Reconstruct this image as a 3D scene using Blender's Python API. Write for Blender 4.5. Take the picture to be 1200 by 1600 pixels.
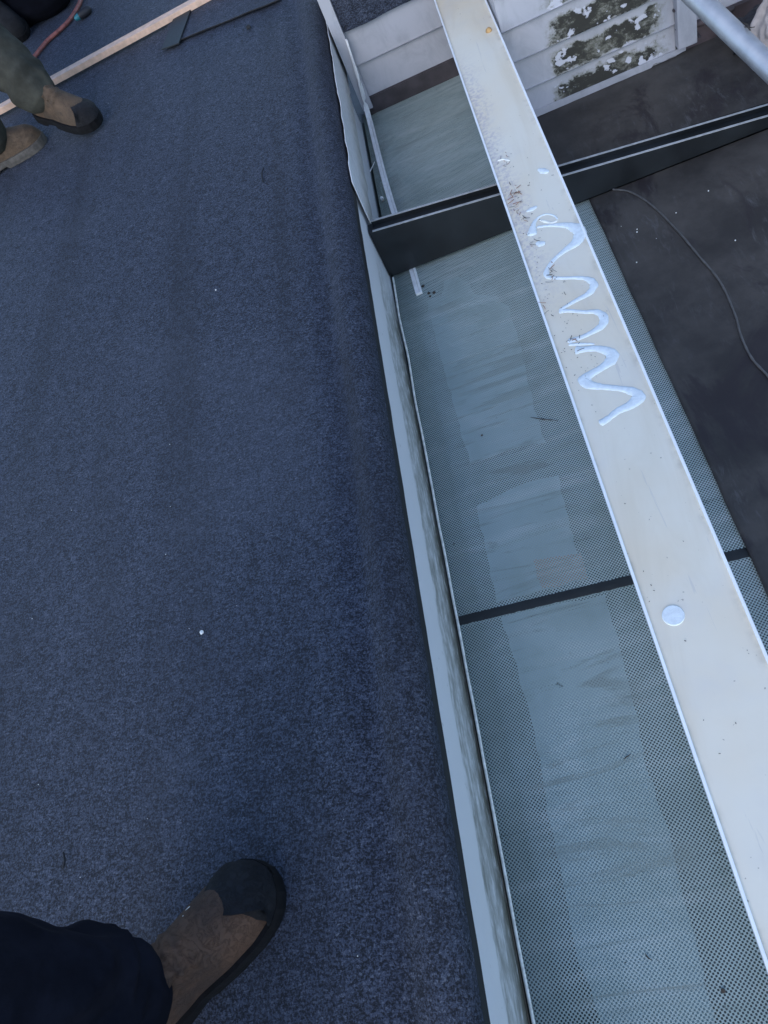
import bpy, bmesh, math, random
from mathutils import Vector, Matrix, noise
random.seed(7)
for o in list(bpy.data.objects): bpy.data.objects.remove(o)
scene = bpy.context.scene
col = scene.collection
rad = math.radians

# ------------------------------------------------------------------ camera
CAM_H = 1.1
ROWS = ((0.9260202, 0.29000995, -0.24162121),      # world X in camera right / up / forward
        (-0.11760948, 0.82990562, 0.54536655),
        (-0.35868453, 0.4766035, -0.80261729))
FPX = 1150.0
cd = bpy.data.cameras.new('camera'); cam = bpy.data.objects.new('camera', cd); col.objects.link(cam)
cd.sensor_fit = 'AUTO'; cd.sensor_width = 36.0; cd.lens = FPX / 1600 * 36
cd.clip_start = 0.02; cd.clip_end = 400
m = Matrix.Identity(4)
for i in range(3):
    m[i][0] = ROWS[i][0]; m[i][1] = ROWS[i][1]; m[i][2] = -ROWS[i][2]
m[2][3] = CAM_H
cam.matrix_world = m
scene.camera = cam

# ------------------------------------------------------------------ sky, sun, exposure
SUN_EL, SUN_AZ = rad(38), rad(200)
w = bpy.data.worlds.new('World'); scene.world = w; w.use_nodes = True
nt = w.node_tree; nt.nodes.clear()
sky = nt.nodes.new('ShaderNodeTexSky'); sky.sky_type = 'NISHITA'; sky.sun_disc = False
sky.sun_elevation = SUN_EL; sky.sun_rotation = SUN_AZ; sky.air_density = 1.0; sky.dust_density = 0.6; sky.ozone_density = 3.0
bg = nt.nodes.new('ShaderNodeBackground'); bg.inputs[1].default_value = 0.13
out = nt.nodes.new('ShaderNodeOutputWorld')
nt.links.new(sky.outputs[0], bg.inputs[0]); nt.links.new(bg.outputs[0], out.inputs[0])
sd = bpy.data.lights.new('sun', 'SUN'); sd.energy = 0.5; sd.angle = rad(40); sd.color = (1.0, 0.96, 0.90)
sun = bpy.data.objects.new('sun', sd); col.objects.link(sun)
sdir = Vector((math.sin(SUN_AZ) * math.cos(SUN_EL), math.cos(SUN_AZ) * math.cos(SUN_EL), math.sin(SUN_EL)))
sun.rotation_euler = sdir.to_track_quat('Z', 'Y').to_euler(); sun.location = (0, 0, 6)
vs = scene.view_settings
vs.view_transform = 'Standard'; vs.look = 'None'; vs.gamma = 1; vs.use_curve_mapping = False
vs.exposure = 1.3

# ------------------------------------------------------------------ helpers
def ray(px, py):
    c = (px - 600.0, 800.0 - py, FPX)
    return Vector([sum(ROWS[i][k] * c[k] for k in range(3)) for i in range(3)])
def pix(px, py, x=None, y=None, z=None):
    """point on the plane x=, y= or z= that shows at this pixel of the 1200x1600 photograph"""
    d = ray(px, py)
    t = x / d.x if x is not None else (y / d.y if y is not None else (z - CAM_H) / d.z)
    return Vector((0, 0, CAM_H)) + d * t

def tag(o, label, cat, group=None):
    o['label'] = label; o['category'] = cat
    if group: o['group'] = group
    return o
def link(name, me, mat=None, parent=None, smooth=False):
    o = bpy.data.objects.new(name, me); col.objects.link(o)
    if mat is not None and not me.materials: me.materials.append(mat)
    if smooth:
        for p in me.polygons: p.use_smooth = True
    if parent is not None:
        o.parent = parent
        o.matrix_parent_inverse = Matrix.Translation(-Vector(parent.location))
    return o
def mesh(name, vs_, fs, mat=None, parent=None, smooth=False):
    me = bpy.data.meshes.new(name); me.from_pydata([tuple(v) for v in vs_], [], fs); me.update()
    bm = bmesh.new(); bm.from_mesh(me); bmesh.ops.recalc_face_normals(bm, faces=bm.faces); bm.to_mesh(me); bm.free()
    return link(name, me, mat, parent, smooth)
def from_bm(name, bm, mat=None, parent=None, smooth=False):
    me = bpy.data.meshes.new(name); bm.to_mesh(me); bm.free()
    return link(name, me, mat, parent, smooth)
def empty(name, loc):
    o = bpy.data.objects.new(name, None); col.objects.link(o); o.location = loc; o.empty_display_size = 0.05
    return o
def box_bm(bm, lo, hi, bevel=0.0):
    r = bmesh.ops.create_cube(bm, size=1)
    lo, hi = Vector(lo), Vector(hi)
    bmesh.ops.scale(bm, vec=hi - lo, verts=r['verts']); bmesh.ops.translate(bm, vec=(lo + hi) / 2, verts=r['verts'])
    if bevel:
        es = list({e for v in r['verts'] for e in v.link_edges})
        bmesh.ops.bevel(bm, geom=es, offset=bevel, segments=2, affect='EDGES', profile=0.6)
def box(name, lo, hi, mat, parent=None, bevel=0.0):
    bm = bmesh.new(); box_bm(bm, lo, hi, bevel); return from_bm(name, bm, mat, parent)
def catmull(pts, n=6):
    P = [Vector(p) for p in pts]; P = [P[0] * 2 - P[1]] + P + [P[-1] * 2 - P[-2]]
    o = []
    for i in range(1, len(P) - 2):
        a, b, c, d = P[i - 1:i + 3]
        for k in range(n):
            t = k / n
            o.append(0.5 * ((2 * b) + (c - a) * t + (2 * a - 5 * b + 4 * c - d) * t * t + (3 * b - a - 3 * c + d) * t ** 3))
    o.append(P[-2]); return o
def tube_bm(bm, pts, radii, seg=12, cap=True, fold=None):
    """tapered tube with rounded ends; fold(ring_t, angle) scales the radius"""
    pts = [Vector(p) for p in pts]
    if not hasattr(radii, '__len__'): radii = [radii] * len(pts)
    T = [(pts[min(i + 1, len(pts) - 1)] - pts[max(i - 1, 0)]).normalized() for i in range(len(pts))]
    rings = []; seq = []
    if cap:
        for k in (0.05, 0.45, 0.8): seq.append((pts[0] - T[0] * radii[0] * math.sqrt(1 - k * k), radii[0] * k, T[0], 0))
    for i, p in enumerate(pts): seq.append((p, radii[i], T[i], i / max(1, len(pts) - 1)))
    if cap:
        for k in (0.8, 0.45, 0.05): seq.append((pts[-1] + T[-1] * radii[-1] * math.sqrt(1 - k * k), radii[-1] * k, T[-1], 1))
    u = T[0].orthogonal().normalized()
    for (p, r, t, f) in seq:
        u = (u - t * u.dot(t)).normalized(); v = t.cross(u)
        ring = []
        for k in range(seg):
            a = 2 * math.pi * k / seg
            rr = r * (fold(f, a) if fold else 1)
            ring.append(bm.verts.new(p + u * (rr * math.cos(a)) + v * (rr * math.sin(a))))
        rings.append(ring)
    for a, b in zip(rings, rings[1:]):
        for k in range(seg):
            bm.faces.new((a[k], a[(k + 1) % seg], b[(k + 1) % seg], b[k]))
    bm.faces.new(list(reversed(rings[0]))); bm.faces.new(rings[-1])
def tube(name, pts, radii, mat, parent=None, seg=12):
    bm = bmesh.new(); tube_bm(bm, pts, radii, seg); bmesh.ops.recalc_face_normals(bm, faces=bm.faces)
    return from_bm(name, bm, mat, parent, True)
def ball_bm(bm, c, r, sc=(1, 1, 1), rot=None):
    res = bmesh.ops.create_uvsphere(bm, u_segments=20, v_segments=14, radius=r)
    bmesh.ops.scale(bm, vec=sc, verts=res['verts'])
    if rot is not None: bmesh.ops.rotate(bm, cent=(0, 0, 0), matrix=rot, verts=res['verts'])
    bmesh.ops.translate(bm, vec=c, verts=res['verts'])
def fuse(o, voxel, smooth=4):
    r = o.modifiers.new('fuse', 'REMESH'); r.mode = 'VOXEL'; r.voxel_size = voxel; r.use_smooth_shade = True
    s = o.modifiers.new('soft', 'SMOOTH'); s.factor = 0.5; s.iterations = smooth
    return o

# ------------------------------------------------------------------ materials
class N:
    """tiny node-graph writer"""
    def __init__(self, name):
        self.m = bpy.data.materials.new(name); self.m.use_nodes = True
        self.t = self.m.node_tree; self.t.nodes.clear()
        self.out = self.t.nodes.new('ShaderNodeOutputMaterial')
        self.b = self.t.nodes.new('ShaderNodeBsdfPrincipled')
        self.t.links.new(self.b.outputs[0], self.out.inputs[0])
        self.geo = self.t.nodes.new('ShaderNodeNewGeometry'); self.pos = self.geo.outputs['Position']
        self.sep = None
    def L(self, a, b): self.t.links.new(a, b)
    def put(self, sock, v):
        if hasattr(v, 'is_linked') or isinstance(v, bpy.types.NodeSocket): self.L(v, sock)
        else: sock.default_value = v
    def set(self, **k):
        names = dict(color='Base Color', rough='Roughness', metal='Metallic', spec='Specular IOR Level', coat='Coat Weight',
                     coat_rough='Coat Roughness', sheen='Sheen Weight', normal='Normal')
        for a, v in k.items(): self.put(self.b.inputs[names[a]], v)
        return self
    def axis(self, i):
        if self.sep is None:
            self.sep = self.t.nodes.new('ShaderNodeSeparateXYZ'); self.L(self.pos, self.sep.inputs[0])
        return self.sep.outputs[i]
    def math(self, op, a, b=0.0, c=0.0, clamp=False):
        n = self.t.nodes.new('ShaderNodeMath'); n.operation = op; n.use_clamp = clamp
        self.put(n.inputs[0], a); self.put(n.inputs[1], b); self.put(n.inputs[2], c)
        return n.outputs[0]
    def noise(self, scale, detail=3, rough=0.55, stretch=None, dist=0.0, off=(0, 0, 0)):
        n = self.t.nodes.new('ShaderNodeTexNoise'); n.inputs['Scale'].default_value = scale
        n.inputs['Detail'].default_value = detail; n.inputs['Roughness'].default_value = rough; n.inputs['Distortion'].default_value = dist
        mp = self.t.nodes.new('ShaderNodeMapping'); mp.inputs['Scale'].default_value = stretch or (1, 1, 1); mp.inputs['Location'].default_value = off
        self.L(self.pos, mp.inputs[0]); self.L(mp.outputs[0], n.inputs['Vector'])
        return n.outputs[0]
    def cell(self, scale, stretch=None):
        n = self.t.nodes.new('ShaderNodeTexVoronoi'); n.inputs['Scale'].default_value = scale
        mp = self.t.nodes.new('ShaderNodeMapping'); mp.inputs['Scale'].default_value = stretch or (1, 1, 1)
        self.L(self.pos, mp.inputs[0]); self.L(mp.outputs[0], n.inputs['Vector'])
        q = self.t.nodes.new('ShaderNodeSeparateColor'); self.L(n.outputs['Color'], q.inputs[0])
        return q.outputs[0]
    def voro(self, scale, stretch=None):
        n = self.t.nodes.new('ShaderNodeTexVoronoi'); n.inputs['Scale'].default_value = scale
        mp = self.t.nodes.new('ShaderNodeMapping'); mp.inputs['Scale'].default_value = stretch or (1, 1, 1)
        self.L(self.pos, mp.inputs[0]); self.L(mp.outputs[0], n.inputs['Vector'])
        return n.outputs[0]
    def step(self, v, lo, hi):
        n = self.t.nodes.new('ShaderNodeMapRange'); n.interpolation_type = 'SMOOTHSTEP'
        self.put(n.inputs[0], v); n.inputs[1].default_value = lo; n.inputs[2].default_value = hi
        n.inputs[3].default_value = 0; n.inputs[4].default_value = 1
        return n.outputs[0]
    def mul(self, a, b): return self.math('MULTIPLY', a, b)
    def mix(self, f, a, b):
        n = self.t.nodes.new('ShaderNodeMix'); n.data_type = 'RGBA'
        self.put(n.inputs['Factor'], f)
        for s, v in ((n.inputs[6], a), (n.inputs[7], b)):
            if isinstance(v, tuple): s.default_value = (*v, 1) if len(v) == 3 else v
            else: self.L(v, s)
        return n.outputs[2]
    def bump(self, h, strength=0.3, dist=0.002):
        n = self.t.nodes.new('ShaderNodeBump'); n.inputs['Strength'].default_value = strength; n.inputs['Distance'].default_value = dist
        self.L(h, n.inputs['Height']); return n.outputs[0]

def plain(name, c, rough=0.6, var=0.25, scale=30, bump=0.15, metal=0.0, spec=0.5):
    n = N(name); f = n.noise(scale, 4)
    d = tuple(x * (1 - var) for x in c); l = tuple(min(1, x * (1 + var)) for x in c)
    n.set(color=n.mix(n.step(f, .3, .7), d, l), rough=n.math('MULTIPLY_ADD', f, .25, rough - .12), metal=metal, spec=spec,
          normal=n.bump(n.noise(scale * 6, 3), bump, .001))
    return n.m

def felt_material(name='mineral_felt', tint=1.0):
    n = N(name)
    g = n.cell(430, (1, .8, 1)); g1 = n.cell(760); g2 = n.noise(170, 5, .72, (.5, 1.5, 1), .9); big = n.noise(3.2, 4, .6); mid = n.noise(34, 5, .7)
    grain = n.math('ADD', n.math('ADD', n.mul(g, .26), n.mul(g1, .15)), n.mul(g2, .78))
    grain = n.math('ADD', grain, n.mul(n.math('SUBTRACT', mid, .5), .30))
    c = n.mix(n.step(grain, .45, .73), (.0065 * tint, .0085 * tint, .015 * tint), (.064 * tint, .078 * tint, .118 * tint))
    c = n.mix(n.mul(n.step(grain, .72, .84), .6), c, (.20, .215, .25))
    band = n.noise(2.4, 3, .5, (3.0, .22, 1), .3, (3, 1, 0))
    c = n.mix(n.mul(n.step(band, .45, .72), .42), c, (.012, .014, .022))
    c = n.mix(n.mul(n.step(n.noise(1.6, 4, .6, None, .5, (8, 3, 0)), .5, .72), .16), c, (.10, .115, .15))
    c = n.mix(n.mul(n.step(big, .52, .75), .22), c, (.03, .032, .045))
    wx = n.math('DIVIDE', n.math('ADD', n.axis(0), .85), .55); wy = n.math('DIVIDE', n.math('SUBTRACT', n.axis(1), .95), .75)
    worn = n.step(n.math('ADD', n.math('ADD', n.mul(wx, wx), n.mul(wy, wy)), n.mul(n.noise(5, 4), .8)), 1.5, .3)
    c = n.mix(n.mul(worn, .08), c, (.13, .145, .18))
    scuff = n.mul(n.step(n.noise(9, 5, .7, (1, 1.6, 1), 1.2), .66, .78), n.step(g2, .42, .62))
    c = n.mix(n.mul(scuff, .32), c, (.17, .18, .20))
    n.set(color=c, rough=.72, spec=.35, normal=n.bump(grain, 1.0, .004))
    return n.m
M = {}
M['felt'] = felt_material()
M['felt_patch'] = felt_material('mineral_felt_patch', .95)
M['felt_cut'] = plain('felt_cut_edge', (.010, .011, .014), .7, .3, 60, .3)
M['felt_strip'] = plain('felt_strip', (.014, .019, .022), .6, .3, 200, .4)

G = -0.33                      # glass level
FX = -0.304                    # face of the roof edge
def fascia_material():
    n = N('white_fascia')
    z = n.axis(2)
    wob = n.noise(9, 5, .65, (1, .8, 2.4)); fine = n.noise(70, 5, .7, (1, .35, 1))
    e = n.math('ADD', z, n.mul(n.math('SUBTRACT', wob, .5), .06))
    near = n.step(n.axis(1), 1.75, 1.5)                                   # the far stretch has lost its grime with the torn film
    dirty = n.mul(n.step(e, -.190, -.206), n.math('MULTIPLY_ADD', near, .85, .15))
    deep = n.mul(n.step(e, -.25, -.325), near)
    c = n.mix(n.mul(n.step(n.noise(4, 4), .5, .8), .15), (.76, .77, .79), (.60, .61, .61))
    c = n.mix(n.mul(dirty, n.step(fine, .25, .7)), c, (.33, .335, .31))
    c = n.mix(n.mul(dirty, n.mul(n.step(n.noise(24, 5, .7, (1, .5, 1.4)), .45, .7), .7)), c, (.20, .20, .17))
    c = n.mix(n.mul(deep, n.step(fine, .2, .55)), c, (.10, .095, .07))
    spk = n.mul(n.step(n.noise(45, 3, .6), .66, .74), .45)
    c = n.mix(spk, c, (.28, .27, .26))
    n.set(color=c, rough=.5, normal=n.bump(n.math('ADD', fine, wob), .25, .003))
    return n.m
M['fascia'] = fascia_material()
M['white_film'] = plain('torn_white_film', (.80, .80, .80), .45, .08, 60, .2)
M['sealant'] = plain('white_sealant', (.70, .755, .775), .7, .07, 120, .45)
M['old_sealant'] = plain('aged_sealant', (.80, .79, .72), .5, .2, 60, .2)

def siding_material(moss):
    n = N('white_siding_mossy' if moss else 'white_siding')
    c = n.mix(n.mul(n.step(n.noise(9, 6, .7, (1.4, 1, .8), .8), .40, .75), .55), (.40, .40, .43), (.24, .25, .27))
    rough = .42
    if moss:
        x, z = n.axis(0), n.axis(2)
        ph = n.math('FRACT', n.math('DIVIDE', n.math('ADD', z, .33 + .0925 * 20), .0925))      # 0 at a board's foot, 1 at its lap
        wob = n.math('SUBTRACT', n.noise(16, 5, .65), .5)
        xe = n.math('ADD', x, n.mul(wob, .16))
        win = n.mul(n.step(xe, .285, .36), n.step(xe, .66, .585))
        rise = n.step(n.math('ADD', z, n.mul(wob, .10)), .10, -.10)
        body = n.mul(n.step(n.math('ADD', ph, n.mul(wob, .5)), .04, .22), n.step(n.math('ADD', ph, n.mul(wob, .9)), .98, .70))
        mott = n.noise(60, 6, .8, (.8, 1, 1.1), .2); clump = n.noise(17, 6, .72, (.7, 1, 1.2), .3, (3, 1, 2))
        a = n.mul(n.mul(win, rise), body)
        lvl = n.math('ADD', a, n.math('ADD', n.mul(n.math('SUBTRACT', mott, .5), 1.5), n.mul(n.math('SUBTRACT', clump, .5), 1.1)))
        stain = n.mul(n.step(lvl, .15, .75), n.step(a, .0, .15)); green = n.mul(n.step(lvl, .60, .95), n.step(a, .05, .3))
        dark = n.mul(n.step(n.math('ADD', n.mul(clump, .8), n.mul(mott, .4)), .50, .62), green)
        flake = n.mul(n.step(n.math('ADD', n.noise(26, 2, .5, (1, 1, 1.2), .2, (7, 0, 3)), n.mul(n.math('SUBTRACT', mott, .5), .35)), .60, .625), n.step(a, .1, .4))
        c = n.mix(n.mul(stain, .75), c, (.22, .22, .18))
        c = n.mix(n.mul(green, .85), c, (.085, .083, .058))
        c = n.mix(n.mul(dark, .9), c, (.022, .021, .017))
        c = n.mix(flake, c, (.50, .50, .54))
        hgt = n.math('ADD', n.mul(green, mott), n.mul(flake, 1.2))
        n.set(normal=n.bump(hgt, .35, .002)); rough = n.math('MULTIPLY_ADD', green, .4, .45)
    else:
        n.set(normal=n.bump(n.noise(50, 3, .5, (.3, 1, 1)), .1, .001))
    n.set(color=c, rough=rough)
    return n.m
M['siding'] = siding_material(False)
M['siding_moss'] = siding_material(True)
M['lead'] = plain('dull_flashing', (.055, .046, .050), .55, .35, 14, .3)
M['rusty_flashing'] = plain('brown_flashing', (.062, .046, .048), .6, .4, 16, .3)

def cream_material():
    n = N('cream_painted_metal')
    c = n.mix(n.step(n.noise(2.6, 4, .55), .35, .7), (.74, .70, .595), (.72, .63, .485))
    c = n.mix(n.mul(n.step(n.noise(5, 4, .6, None, 0, (2, 3, 1)), .5, .75), .5), c, (.62, .60, .56))
    edge = n.step(n.math('ADD', n.axis(0), n.mul(n.math('SUBTRACT', n.noise(12, 4, .6), .5), .09)), .115, .065)
    stain = n.mul(edge, n.mul(n.step(n.axis(1), 1.02, 1.35), n.step(n.axis(1), 2.25, 1.9)))
    c = n.mix(n.mul(stain, n.mul(n.step(n.noise(95, 4, .7), .42, .62), .62)), c, (.42, .39, .44))
    rust = n.step(n.noise(26, 5, .7, None, .5, (5, 1, 0)), .70, .78)
    c = n.mix(n.mul(rust, .28), c, (.46, .27, .13))
    spk = n.step(n.noise(150, 2, .5), .735, .76)
    c = n.mix(n.mul(spk, .6), c, (.16, .13, .10))
    run = n.mul(n.step(n.noise(5, 5, .65, (2.2, .35, 1), .8, (1, 9, 0)), .50, .72), .30)
    c = n.mix(run, c, (.58, .50, .36))
    scr = n.mul(n.step(n.noise(30, 4, .6, (1.6, .12, 1), 1.5, (2, 2, 0)), .67, .70), .35)
    c = n.mix(scr, c, (.48, .46, .44))
    grime = n.step(n.math('ABSOLUTE', n.math('SUBTRACT', n.axis(0), .119)), .052, .066)
    c = n.mix(n.mul(grime, n.mul(n.step(n.noise(22, 5, .7), .42, .7), .45)), c, (.36, .33, .27))
    n.set(color=c, rough=n.math('MULTIPLY_ADD', n.noise(8, 4), .25, .38), normal=n.bump(n.math('ADD', n.noise(60, 4), n.mul(n.noise(3, 3), 3)), .15, .0015))
    return n.m
M['cream'] = cream_material()
M['lip'] = plain('white_lip', (.84, .86, .88), .35, .04, 40, .05)
M['steel'] = plain('dark_coated_steel', (.011, .0135, .016), .42, .35, 8, .06)
M['cut_edge'] = plain('bare_metal_edge', (.36, .37, .38), .45, .15, 60, .1)
M['rubber'] = plain('black_rubber', (.010, .013, .014), .6, .3, 60, .2)

def glass_material():
    n = N('dot_frit_glass'); x, y = n.axis(0), n.axis(1)
    K = 2 * math.pi / .00704
    d = n.mul(n.math('COSINE', n.mul(x, K)), n.math('COSINE', n.mul(y, K)))
    hole = n.step(d, -.02, .24)
    algae = n.step(n.noise(5.5, 5, .65, None, .8), .48, .75)
    wipe = n.step(n.noise(9, 5, .6, (.35, 2.3, 1), 1.1), .47, .68)
    c = n.mix(n.mul(wipe, .7), (.53, .64, .625), (.68, .76, .75))
    c = n.mix(n.mul(algae, .42), c, (.34, .42, .365))
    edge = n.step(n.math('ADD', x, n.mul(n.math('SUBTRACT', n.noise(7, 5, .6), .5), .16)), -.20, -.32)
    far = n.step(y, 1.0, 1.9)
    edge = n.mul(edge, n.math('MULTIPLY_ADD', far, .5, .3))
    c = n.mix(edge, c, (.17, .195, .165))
    spot = n.step(n.noise(34, 4, .6, None, .3), .715, .75)
    c = n.mix(n.mul(spot, .75), c, (.07, .085, .06))
    c = n.mix(n.mul(n.step(n.noise(180, 2, .5), .74, .77), .8), c, (.05, .05, .045))
    hair = n.mul(n.step(n.noise(26, 5, .7, (.12, 1.6, 1), 2.0, (4, 2, 0)), .655, .70), .5)
    c = n.mix(hair, c, (.13, .15, .12))
    arc = n.mul(n.step(n.noise(5.5, 5, .62, (.45, 3.4, 1), 1.6, (9, 4, 0)), .53, .68), n.step(n.math('ABSOLUTE', n.math('ADD', x, .11)), .16, .06))
    c = n.mix(n.mul(arc, .6), c, (.19, .21, .18))
    murk = n.step(n.noise(3.2, 5, .65, None, 1.0, (5, 8, 0)), .42, .70)
    c = n.mix(n.mul(murk, .4), c, (.33, .42, .39))
    n.set(color=c, rough=.16, spec=.5)
    tr = n.t.nodes.new('ShaderNodeBsdfTransparent'); tr.inputs[0].default_value = (.72, .86, .86, 1)
    gl = n.t.nodes.new('ShaderNodeBsdfGlossy'); gl.inputs['Roughness'].default_value = .05
    fr = n.t.nodes.new('ShaderNodeFresnel'); fr.inputs[0].default_value = 1.5
    clear = n.t.nodes.new('ShaderNodeMixShader'); n.L(fr.outputs[0], clear.inputs[0]); n.L(tr.outputs[0], clear.inputs[1]); n.L(gl.outputs[0], clear.inputs[2])
    film = n.t.nodes.new('ShaderNodeBsdfDiffuse'); film.inputs[0].default_value = (.30, .36, .345, 1)
    clear2 = n.t.nodes.new('ShaderNodeMixShader')
    n.L(n.math('ADD', n.math('MULTIPLY_ADD', wipe, .14, .09), n.math('ADD', n.mul(arc, .40), n.mul(n.step(y, .9, 1.8), .34))), clear2.inputs[0]); n.L(clear.outputs[0], clear2.inputs[1]); n.L(film.outputs[0], clear2.inputs[2])
    tl = n.t.nodes.new('ShaderNodeBsdfTranslucent'); n.L(c, tl.inputs[0])
    frit = n.t.nodes.new('ShaderNodeMixShader'); frit.inputs[0].default_value = .34; n.L(n.b.outputs[0], frit.inputs[1]); n.L(tl.outputs[0], frit.inputs[2])
    fin = n.t.nodes.new('ShaderNodeMixShader'); n.L(hole, fin.inputs[0]); n.L(frit.outputs[0], fin.inputs[1]); n.L(clear2.outputs[0], fin.inputs[2])
    n.L(fin.outputs[0], n.out.inputs[0])
    return n.m
M['glass'] = glass_material()
def epdm_material():
    n = N('rubber_roof_membrane')
    c = n.mix(n.step(n.noise(4, 6, .65), .35, .7), (.024, .021, .019), (.066, .059, .053))
    c = n.mix(n.mul(n.step(n.noise(5, 5, .7, (1, .5, 1), .8, (1, 4, 0)), .50, .62), .8), c, (.016, .011, .013))
    dust = n.mul(n.step(n.noise(60, 5, .75, (1, .25, 1), .5), .50, .75), n.step(n.noise(3.5, 4, .6, None, 0, (6, 2, 0)), .4, .65))
    c = n.mix(n.mul(dust, .75), c, (.11, .11, .112))
    c = n.mix(n.mul(n.step(n.noise(120, 2, .5), .80, .82), .4), c, (.25, .24, .23))
    n.set(color=c, rough=n.math('MULTIPLY_ADD', n.noise(6, 4), .3, .42), normal=n.bump(n.noise(25, 5), .3, .003))
    return n.m
M['epdm'] = epdm_material()
M['lining'] = plain('dark_lining', (.038, .052, .055), .8, .3, 12, .2)
def sheet_material():
    n = N('pale_sheet')
    st = n.noise(7, 5, .65, (.4, 3.2, 1), 1.3); bl = n.noise(4, 3)
    c = n.mix(n.mul(n.step(bl, .4, .7), .4), (.70, .745, .80), (.58, .63, .68))
    c = n.mix(n.mul(n.step(st, .54, .70), .6), c, (.27, .29, .26))
    n.set(color=c, rough=.6); return n.m
M['pale_sheet'] = sheet_material()
M['peach'] = plain('peach_card', (.95, .40, .27), .7, .15, 30, .1)
M['galv'] = plain('galvanised_tube', (.46, .47, .49), .46, .08, 30, .10, metal=.7)
M['timber'] = plain('planed_timber', (.60, .41, .31), .65, .14, 40, .2)
M['cable'] = plain('grey_cable', (.095, .092, .09), .6, .2, 60, .1)
M['hose'] = plain('reddish_hose', (.23, .075, .06), .5, .3, 60, .1)
M['teal'] = plain('teal_plastic', (.02, .16, .19), .4, .2, 60, .1)
M['cloth'] = plain('beige_cloth', (.44, .385, .36), .85, .18, 40, .4)
M['bag'] = plain('black_bag', (.012, .012, .016), .6, .3, 20, .3)
M['brick'] = plain('grey_render', (.16, .16, .17), .85, .25, 10, .3)
M['ground'] = plain('yard_ground', (.09, .088, .085), .9, .3, 3, .3)
def fabric(name, c, var=.3):
    n = N(name); f = n.noise(900, 2, .5, (1, 1, .4)); b = n.noise(14, 5, .65)
    c1 = n.mix(n.step(b, .35, .7), tuple(v * (1 - var) for v in c), tuple(v * (1 + var) for v in c))
    n.set(color=n.mix(n.mul(f, .35), c1, tuple(v * .6 for v in c)), rough=.95, spec=.08, normal=n.bump(n.math('ADD', n.mul(b, .8), n.mul(f, .2)), .35, .004))
    return n.m
M['navy'] = fabric('navy_work_fabric', (.009, .010, .017))
M['khaki'] = fabric('grey_green_fabric', (.054, .054, .045))
M['black_fabric'] = fabric('black_fabric', (.004, .0045, .008))
def leather(name, c, c2):
    n = N(name); crk = n.noise(55, 5, .7, (1, 1, 1), 1.4, (6, 1, 3)); ridge = n.math('ABSOLUTE', n.math('SUBTRACT', crk, .5))
    k = n.mix(n.step(n.noise(16, 5, .65), .38, .68), c, c2)
    k = n.mix(n.mul(n.step(n.noise(40, 4, .7, None, .8, (2, 2, 2)), .58, .70), .5), k, tuple(v * .45 for v in c))
    k = n.mix(n.mul(n.step(ridge, .03, .0), .55), k, tuple(v * .3 for v in c))
    k = n.mix(n.mul(n.step(n.noise(22, 5, .75, None, .4, (1, 7, 4)), .58, .72), .45), k, tuple(min(1, v * 1.9) for v in c))
    n.set(color=k, rough=.75, spec=.18, normal=n.bump(n.math('ADD', n.math('ADD', n.noise(30, 4), n.mul(n.noise(300, 3), .3)), n.mul(n.step(ridge, .0, .05), .8)), .5, .003))
    return n.m
M['leather'] = leather('brown_leather', (.105, .060, .040), (.062, .042, .034))
M['tan_leather'] = leather('tan_leather', (.115, .078, .052), (.066, .050, .038))
M['dark_leather'] = leather('black_leather', (.012, .012, .014), (.022, .022, .025))
M['toe_rubber'] = leather('scuffed_toe_rubber', (.010, .011, .014), (.018, .019, .022))
M['sole'] = plain('boot_sole', (.008, .008, .009), .85, .3, 60, .3, spec=.15)
M['tan_sole'] = plain('tan_sole', (.075, .066, .058), .8, .3, 60, .3)
M['skin'] = plain('skin', (.52, .33, .25), .5, .1, 40, .1)
M['hair'] = plain('dark_hair', (.03, .022, .016), .6, .3, 200, .6)

# ------------------------------------------------------------------ setting
def struct(o): o['kind'] = 'structure'; return o
YB0, YB1 = -3.0, 7.5
struct(mesh('ground', [(-80, -80, -3.2), (80, -80, -3.2), (80, 80, -3.2), (-80, 80, -3.2)], [(0, 1, 2, 3)], M['ground']))

# felt roof: profile across the edge, swept along it with small waves
ROLL_X = -0.372
prof = [(-6.0, 0.0), (-2.0, 0.0)] + [(-2.0 + 1.52 * k / 14, 0.0) for k in range(1, 15)]
prof += [(-.455, .000), (-.43, -.001), (-.408, -.008), (-.396, -.010), (-.384, -.006), (-.372, .003), (-.358, .012), (-.344, .017),
         (-.330, .0150), (-.318, .008), (-.3095, -.002), (FX - .001, -.012), (FX + .001, -.03), (FX + .002, -.058), (FX - .004, -.0585), (FX - .0055, -.03)]
ny = 420; vv = []; ff = []
for j in range(ny + 1):
    y = YB0 + (YB1 - YB0) * j / ny
    for i, (x, z) in enumerate(prof):
        edge = 1.0 if x > -.47 else 0.0
        a = noise.noise(Vector((1.3, y * 2.3, 0))) * .007 * edge + noise.noise(Vector((5.1, y * 14, 0))) * .0016 * edge
        if x >= FX - .006: a = noise.noise(Vector((5.1, y * 14, 0))) * .0008
        zz = z + noise.noise(Vector((x * 2.2, y * 1.7, 3.0))) * .0025 * (1 - edge)
        if x > -.47 and x < -.31: zz += noise.noise(Vector((2.0, y * 3.1, 9))) * .0018
        if z < -.05: zz += noise.noise(Vector((8.0, y * 22, 1))) * .0022
        vv.append((x + a, y, zz))
np_ = len(prof)
for j in range(ny):
    for i in range(np_ - 1):
        ff.append((j * np_ + i, j * np_ + i + 1, (j + 1) * np_ + i + 1, (j + 1) * np_ + i))
roof = struct(mesh('felt_roof', vv, ff, M['felt'], None, True))
roof.data.materials.append(M['felt_cut'])
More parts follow.
